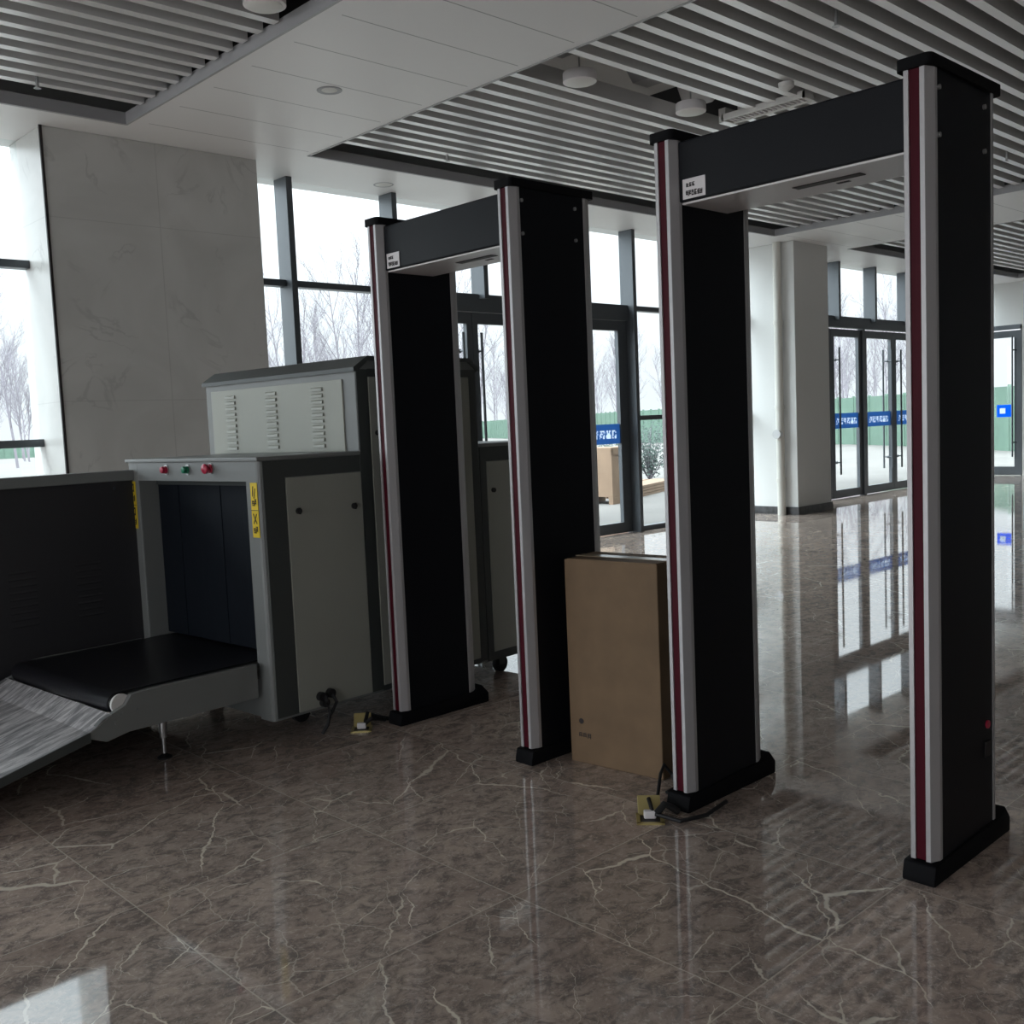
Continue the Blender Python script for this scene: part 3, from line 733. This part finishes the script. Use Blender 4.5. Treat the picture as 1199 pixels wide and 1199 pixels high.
# ------------------------------------------------------------------ ceiling fittings
def can_lamp(x, y, lbl):
    l_ = empty('ceiling_lamp', (x, y, 3.47)); tag(l_, lbl, 'ceiling lamp', 'cylinder lamps in the ceiling slot')
    MB().lathe([(.10, 0), (.108, .004), (.108, .06), (.104, .065), (.09, .066)], (0, 0, 0), 36).build('lamp_housing', m_under, l_, 40)
    MB().lathe([(0, -.004), (.085, -.003), (.092, .002)], (0, 0, 0), 36).build('lamp_diffuser', m_lampw, l_, 40)
    MB().cyl((0, 0, .06), (0, 0, .16), .006, n=8).build('hanging_rod', m_steel, l_)
can_lamp(2.86, 4.69, 'round white ceiling lamp hanging at the top edge over the left slatted bay')
can_lamp(5.04, 4.535, 'round white ceiling lamp at the left end of the open slot')
can_lamp(6.17, 4.50, 'round white ceiling lamp in the open slot just above the nearer gate')
d_ = empty('recessed_downlight', (3.80, 5.53, CZ)); tag(d_, 'small round recessed downlight in the white ceiling beam', 'downlight')
MB().lathe([(.050, -.001), (.072, -.006), (.078, -.004), (.080, 0)], (0, 0, 0), 32).build('trim_ring', m_duct2, d_, 50)
MB().lathe([(0, -.0015), (.05, -.0015), (.052, 0)], (0, 0, 0), 32).build('lens', m_lampw, d_, 40)
d_ = empty('recessed_downlight', (5.57, 7.36, CZ)); tag(d_, 'flush round downlight in the white soffit along the windows', 'downlight')
MB().lathe([(.075, -.001), (.085, -.003), (.09, 0)], (0, 0, 0), 32).build('trim_ring', m_duct2, d_, 50)
MB().lathe([(0, -.0012), (.074, -.0012), (.075, 0)], (0, 0, 0), 32).build('lens', m_lampw, d_, 40)
def sprinkler(x, y, lbl):
    s_ = MB().cyl((x, y, 3.455), (x, y, 3.60), .010, n=10).cyl((x, y, 3.447), (x, y, 3.450), .022, n=16).cyl((x-.011, y, 3.45), (x-.006, y, 3.475), .002, n=6).cyl((x+.011, y, 3.45), (x+.006, y, 3.475), .002, n=6)
    tag(s_.build('sprinkler_head', m_steel, None, 40), lbl, 'sprinkler', 'sprinkler heads')
sprinkler(2.37, 6.51, 'small sprinkler head among the slats above the marble column')
sprinkler(5.53, 6.44, 'small sprinkler head among the slats above the farther gate')
sprinkler(5.47, 2.985, 'small dark sprinkler head at the top edge, nearest in the slats')
sprinkler(9.68, 3.66, 'small sprinkler head just right of the nearest gate post')
sd_ = empty('smoke_detector', (6.22, 3.76, 3.46)); tag(sd_, 'small white smoke detector on the slats above the nearer gate beam', 'smoke detector')
MB().lathe([(0, -.022), (.022, -.02), (.034, -.008), (.05, .002), (.052, .03), (0, .032)], (0, 0, 0), 28).build('sensor_body', m_lampw, sd_, 40)
MB().cyl((0, 0, .03), (0, 0, .12), .02, n=12).build('mount', m_under, sd_, 40)
# grille with its frame at the end of the open slot
gr = empty('air_grille', (6.62, 4.16, 3.475)); tag(gr, 'narrow white air grille across the end of the open ceiling slot', 'air grille')
f_ = MB(); f_.box(-.075, -.06, -.34, .34, 0, .045).box(.06, .075, -.34, .34, 0, .045).box(-.075, .075, -.34, -.325, 0, .045).box(-.075, .075, .325, .34, 0, .045)
f_.build('grille_frame', m_lampw, gr)
b_ = MB()
for k in range(17): b_.box(-.06, .06, -.31+.038*k, -.298+.038*k, .008, .035)
b_.build('grille_blades', m_under, gr)
# ducts seen through the slot
du = empty('air_duct', (5.5, 4.6, 3.68)); tag(du, 'pale wrapped air ducts visible inside the open ceiling slot', 'air duct')
MB().box(-1.0, .95, .05, .75, .10, .42, .03, 3).build('main_duct', m_duct, du)
MB().prism([(-.60, .0), (-.42, .0), (-.72, .30), (-.9, .30)], 1, -.35, .12).build('branch_duct', m_duct2, du)
MB().prism([(.30, -.02), (.46, -.02), (.16, .30), (.0, .30)], 1, -.35, .12).build('branch_duct', m_duct2, du)
MB().prism([(.86, -.12), (1.10, .06), (.92, .26), (.72, .12)], 1, -.16, .10, .02).build('flexible_end', m_duct, du)

# ------------------------------------------------------------------ outdoors
struct(MB().box(-60, 200, 7.9, 260, -.20, -.05).build('ground_outdoors', m_grout))
# green hoarding
fp = [(27.5, 8.3), (35, 16.7), (37.4, 19.9), (47.4, 40.8), (74.4, 81.6), (60, 120), (-20, 120)]
fn = empty('hoarding_fence', (40, 30, -.05)); tag(fn, 'long faded green hoarding fence across the yard outside the glass doors', 'fence')
for (x0, y0), (x1, y1) in zip(fp, fp[1:]):
    L_ = math.hypot(x1-x0, y1-y0); A_ = math.atan2(y1-y0, x1-x0)
    p_ = MB(); n_ = max(1, int(L_/1.0))
    prof = []
    p_.box(0, L_, -.02, .02, .0, 1.83)
    for k in range(n_+1): p_.box(k*L_/n_-.03, k*L_/n_+.03, -.05, .05, 0, 1.88)
    o = p_.build('fence_panel', m_green, fn); o.location = (x0-40, y0-30, 0); o.rotation_euler = (0, 0, A_)
# bare trees
def tree_mesh(seed, H_):
    rnd = random.Random(seed); mb = bmesh.new(); 
    verts = []; 
    def limb(p, d, L, r, lvl):
        n = 5; pts = [p.copy()]; q = p.copy(); dd = d.copy()
        for i in range(n):
            dd = (dd+Vector((rnd.uniform(-.13, .13), rnd.uniform(-.13, .13), .07))).normalized(); q = q+dd*L/n; pts.append(q.copy())
        rings = []
        for i, pt in enumerate(pts):
            rr = r*(1-.75*i/n); a = dd.cross(Vector((.3, .2, 1))).normalized(); c_ = dd.cross(a)
            rings.append([mb.verts.new(pt+rr*(math.cos(k*2.094)*a+math.sin(k*2.094)*c_)) for k in range(3)])
        for i in range(n):
            for k in range(3): mb.faces.new((rings[i][k], rings[i][(k+1) % 3], rings[i+1][(k+1) % 3], rings[i+1][k]))
        if lvl < 3:
            m_ = (16, 8, 6)[lvl]
            for j in range(m_):
                f0 = (.22 if lvl == 0 else .15)+(.78)*(j+rnd.random()*.8)/m_; f0 = min(f0, .98)
                i = min(int(f0*n), n-1); pt = pts[i].lerp(pts[i+1], f0*n-i)
                th = rnd.uniform(0, 6.283); an = rnd.uniform(.38, .75)
                a = dd.cross(Vector((.3, .2, 1))).normalized(); c_ = dd.cross(a)
                nd_ = (math.cos(an)*(pts[i+1]-pts[i]).normalized()+math.sin(an)*(math.cos(th)*a+math.sin(th)*c_)).normalized()
                limb(pt, nd_, L*rnd.uniform(.34, .5)*(1.12-f0*.55), max(r*(.36 if lvl == 0 else .5)*(1-.4*f0), .007), lvl+1)
    limb(Vector((0, 0, 0)), Vector((0, 0, 1)), H_, .10, 0)
    me = bpy.data.meshes.new('bare_tree'); mb.to_mesh(me); mb.free(); me.materials.append(m_bark); return me
TM = [tree_mesh(s_, 9.5) for s_ in (1, 2, 3)]
rt = random.Random(11); PLACED = []
def place_tree(px, dist, sc, k):
    q = Vector(((px-599.5)/F_PX, 0, 1))
    wd_ = ax_x*q.x-ax_z*1; wd_.z = 0; wd_.normalize()
    qx, qy = wd_.x*dist, wd_.y*dist
    for (a0, b0), (a1, b1) in zip(fp, fp[1:]):
        L2 = (a1-a0)**2+(b1-b0)**2; tt = max(0, min(1, ((qx-a0)*(a1-a0)+(qy-b0)*(b1-b0))/L2))
        if math.hypot(qx-a0-tt*(a1-a0), qy-b0-tt*(b1-b0)) < 4.5: return
    if any(math.hypot(wd_.x*dist-a_, wd_.y*dist-b_) < 4.2 for a_, b_ in PLACED): return
    PLACED.append((wd_.x*dist, wd_.y*dist))
    o = bpy.data.objects.new('bare_tree', TM[k % 3]); COL.objects.link(o)
    o.location = (wd_.x*dist, wd_.y*dist, -.08); o.rotation_euler = (0, 0, rt.uniform(0, 6.28)); o.scale = (sc*1.05, sc*1.05, sc)
    tag(o, 'pale bare winter tree in the hazy grove beyond the yard', 'tree', 'bare winter trees outside')
k = 0
for px, dist, sc in [(-35, 62, .9), (0, 52, .95), (25, 70, 1.0), (312, 60, .8), (338, 75, 1.1), (362, 52, .78), (385, 66, .92), (408, 48, .84), (430, 58, 1.1), (455, 80, 1.25),
                     (548, 60, .95), (566, 75, 1.0), (585, 62, .9), (702, 70, .75), (716, 64, .62), (730, 80, .8), (752, 52, .78), (765, 66, .9), (780, 58, .82),
                     (985, 46, .62), (997, 58, .70), (1012, 50, .52), (1025, 62, .62), (1040, 48, .56), (1055, 56, .66), (960, 55, .6), (1075, 60, .7)]:
    place_tree(px, dist, sc, k); k += 1
for j in range(130):      # the thicker far rows
    px = rt.choice([rt.uniform(-60, 40), rt.uniform(300, 470), rt.uniform(300, 470), rt.uniform(540, 605), rt.uniform(690, 790), rt.uniform(960, 1080)])
    place_tree(px, rt.uniform(85, 150), rt.uniform(.65, 1.15), k); k += 1
# things left in the yard outside the single door
cx0 = empty('plywood_crate', (12.75, 11.2, -.05), R(12)); tag(cx0, 'tall pale plywood panel crate standing in the yard outside the single door', 'crate')
MB().box(-.32, .32, -.28, .28, .12, .92, .005).build('crate_body', m_ply, cx0)
MB().box(-.34, .34, -.30, -.22, 0, .12).box(-.34, .34, .22, .30, 0, .12).build('crate_runner', m_ply, cx0)
MB().box(-.34, .34, -.295, -.28, .80, .90).box(-.34, -.27, -.295, -.28, .12, .90).box(.27, .34, -.295, -.28, .12, .90).build('crate_batten', m_ply, cx0)
pk = empty('plank_stack', (14.6, 12.2, -.05), R(20)); tag(pk, 'low stack of pale planks on the ground outside, right of the single door', 'planks')
for k in range(4):
    MB().box(-1.3+.05*k, 1.3-.07*k, -.5, -.02, .05*k, .05*k+.042).box(-1.25, 1.2-.05*k, .03, .5, .05*k, .05*k+.042).build('plank_layer', m_ply, pk)
def shrub(x, y, h, lbl, seed):
    rnd = random.Random(seed); s_ = empty('leafy_shrub', (x, y, -.05)); tag(s_, lbl, 'shrub')
    st = MB(); lf = bmesh.new()
    for q in range(22):
        a = rnd.uniform(0, 6.28); rr = rnd.uniform(.1, .75); top = Vector((rr*math.cos(a), rr*math.sin(a), h*rnd.uniform(.5, 1)*(1-.35*rr)))
        st.tube([(0, 0, 0), top*.5+Vector((0, 0, .06)), top], .012, 5, .004)
        for w_ in range(55):
            t_ = rnd.uniform(.25, 1.05); c_ = top*t_+Vector((rnd.gauss(0, .10), rnd.gauss(0, .10), rnd.gauss(0, .08)))
            if c_.z < .03: continue
            u_ = Vector((rnd.gauss(0, 1), rnd.gauss(0, 1), rnd.gauss(0, 1))).normalized(); v_ = u_.orthogonal().normalized()
            L_, W_ = rnd.uniform(.04, .07), .018
            vs = [lf.verts.new(c_+u_*L_), lf.verts.new(c_+v_*W_), lf.verts.new(c_-u_*L_*.6), lf.verts.new(c_-v_*W_)]; lf.faces.new(vs)
    st.build('stems', m_bark, s_)
    me = bpy.data.meshes.new('foliage'); lf.to_mesh(me); lf.free(); me.materials.append(m_leaf)
    o = bpy.data.objects.new('foliage', me); COL.objects.link(o); o.parent = s_
shrub(17.6, 14.2, 1.45, 'dark green shrub in the yard seen right of the single door', 5)
shrub(16.4, 14.2, 1.25, 'lower dark green shrub in the yard behind the single door glass', 8)
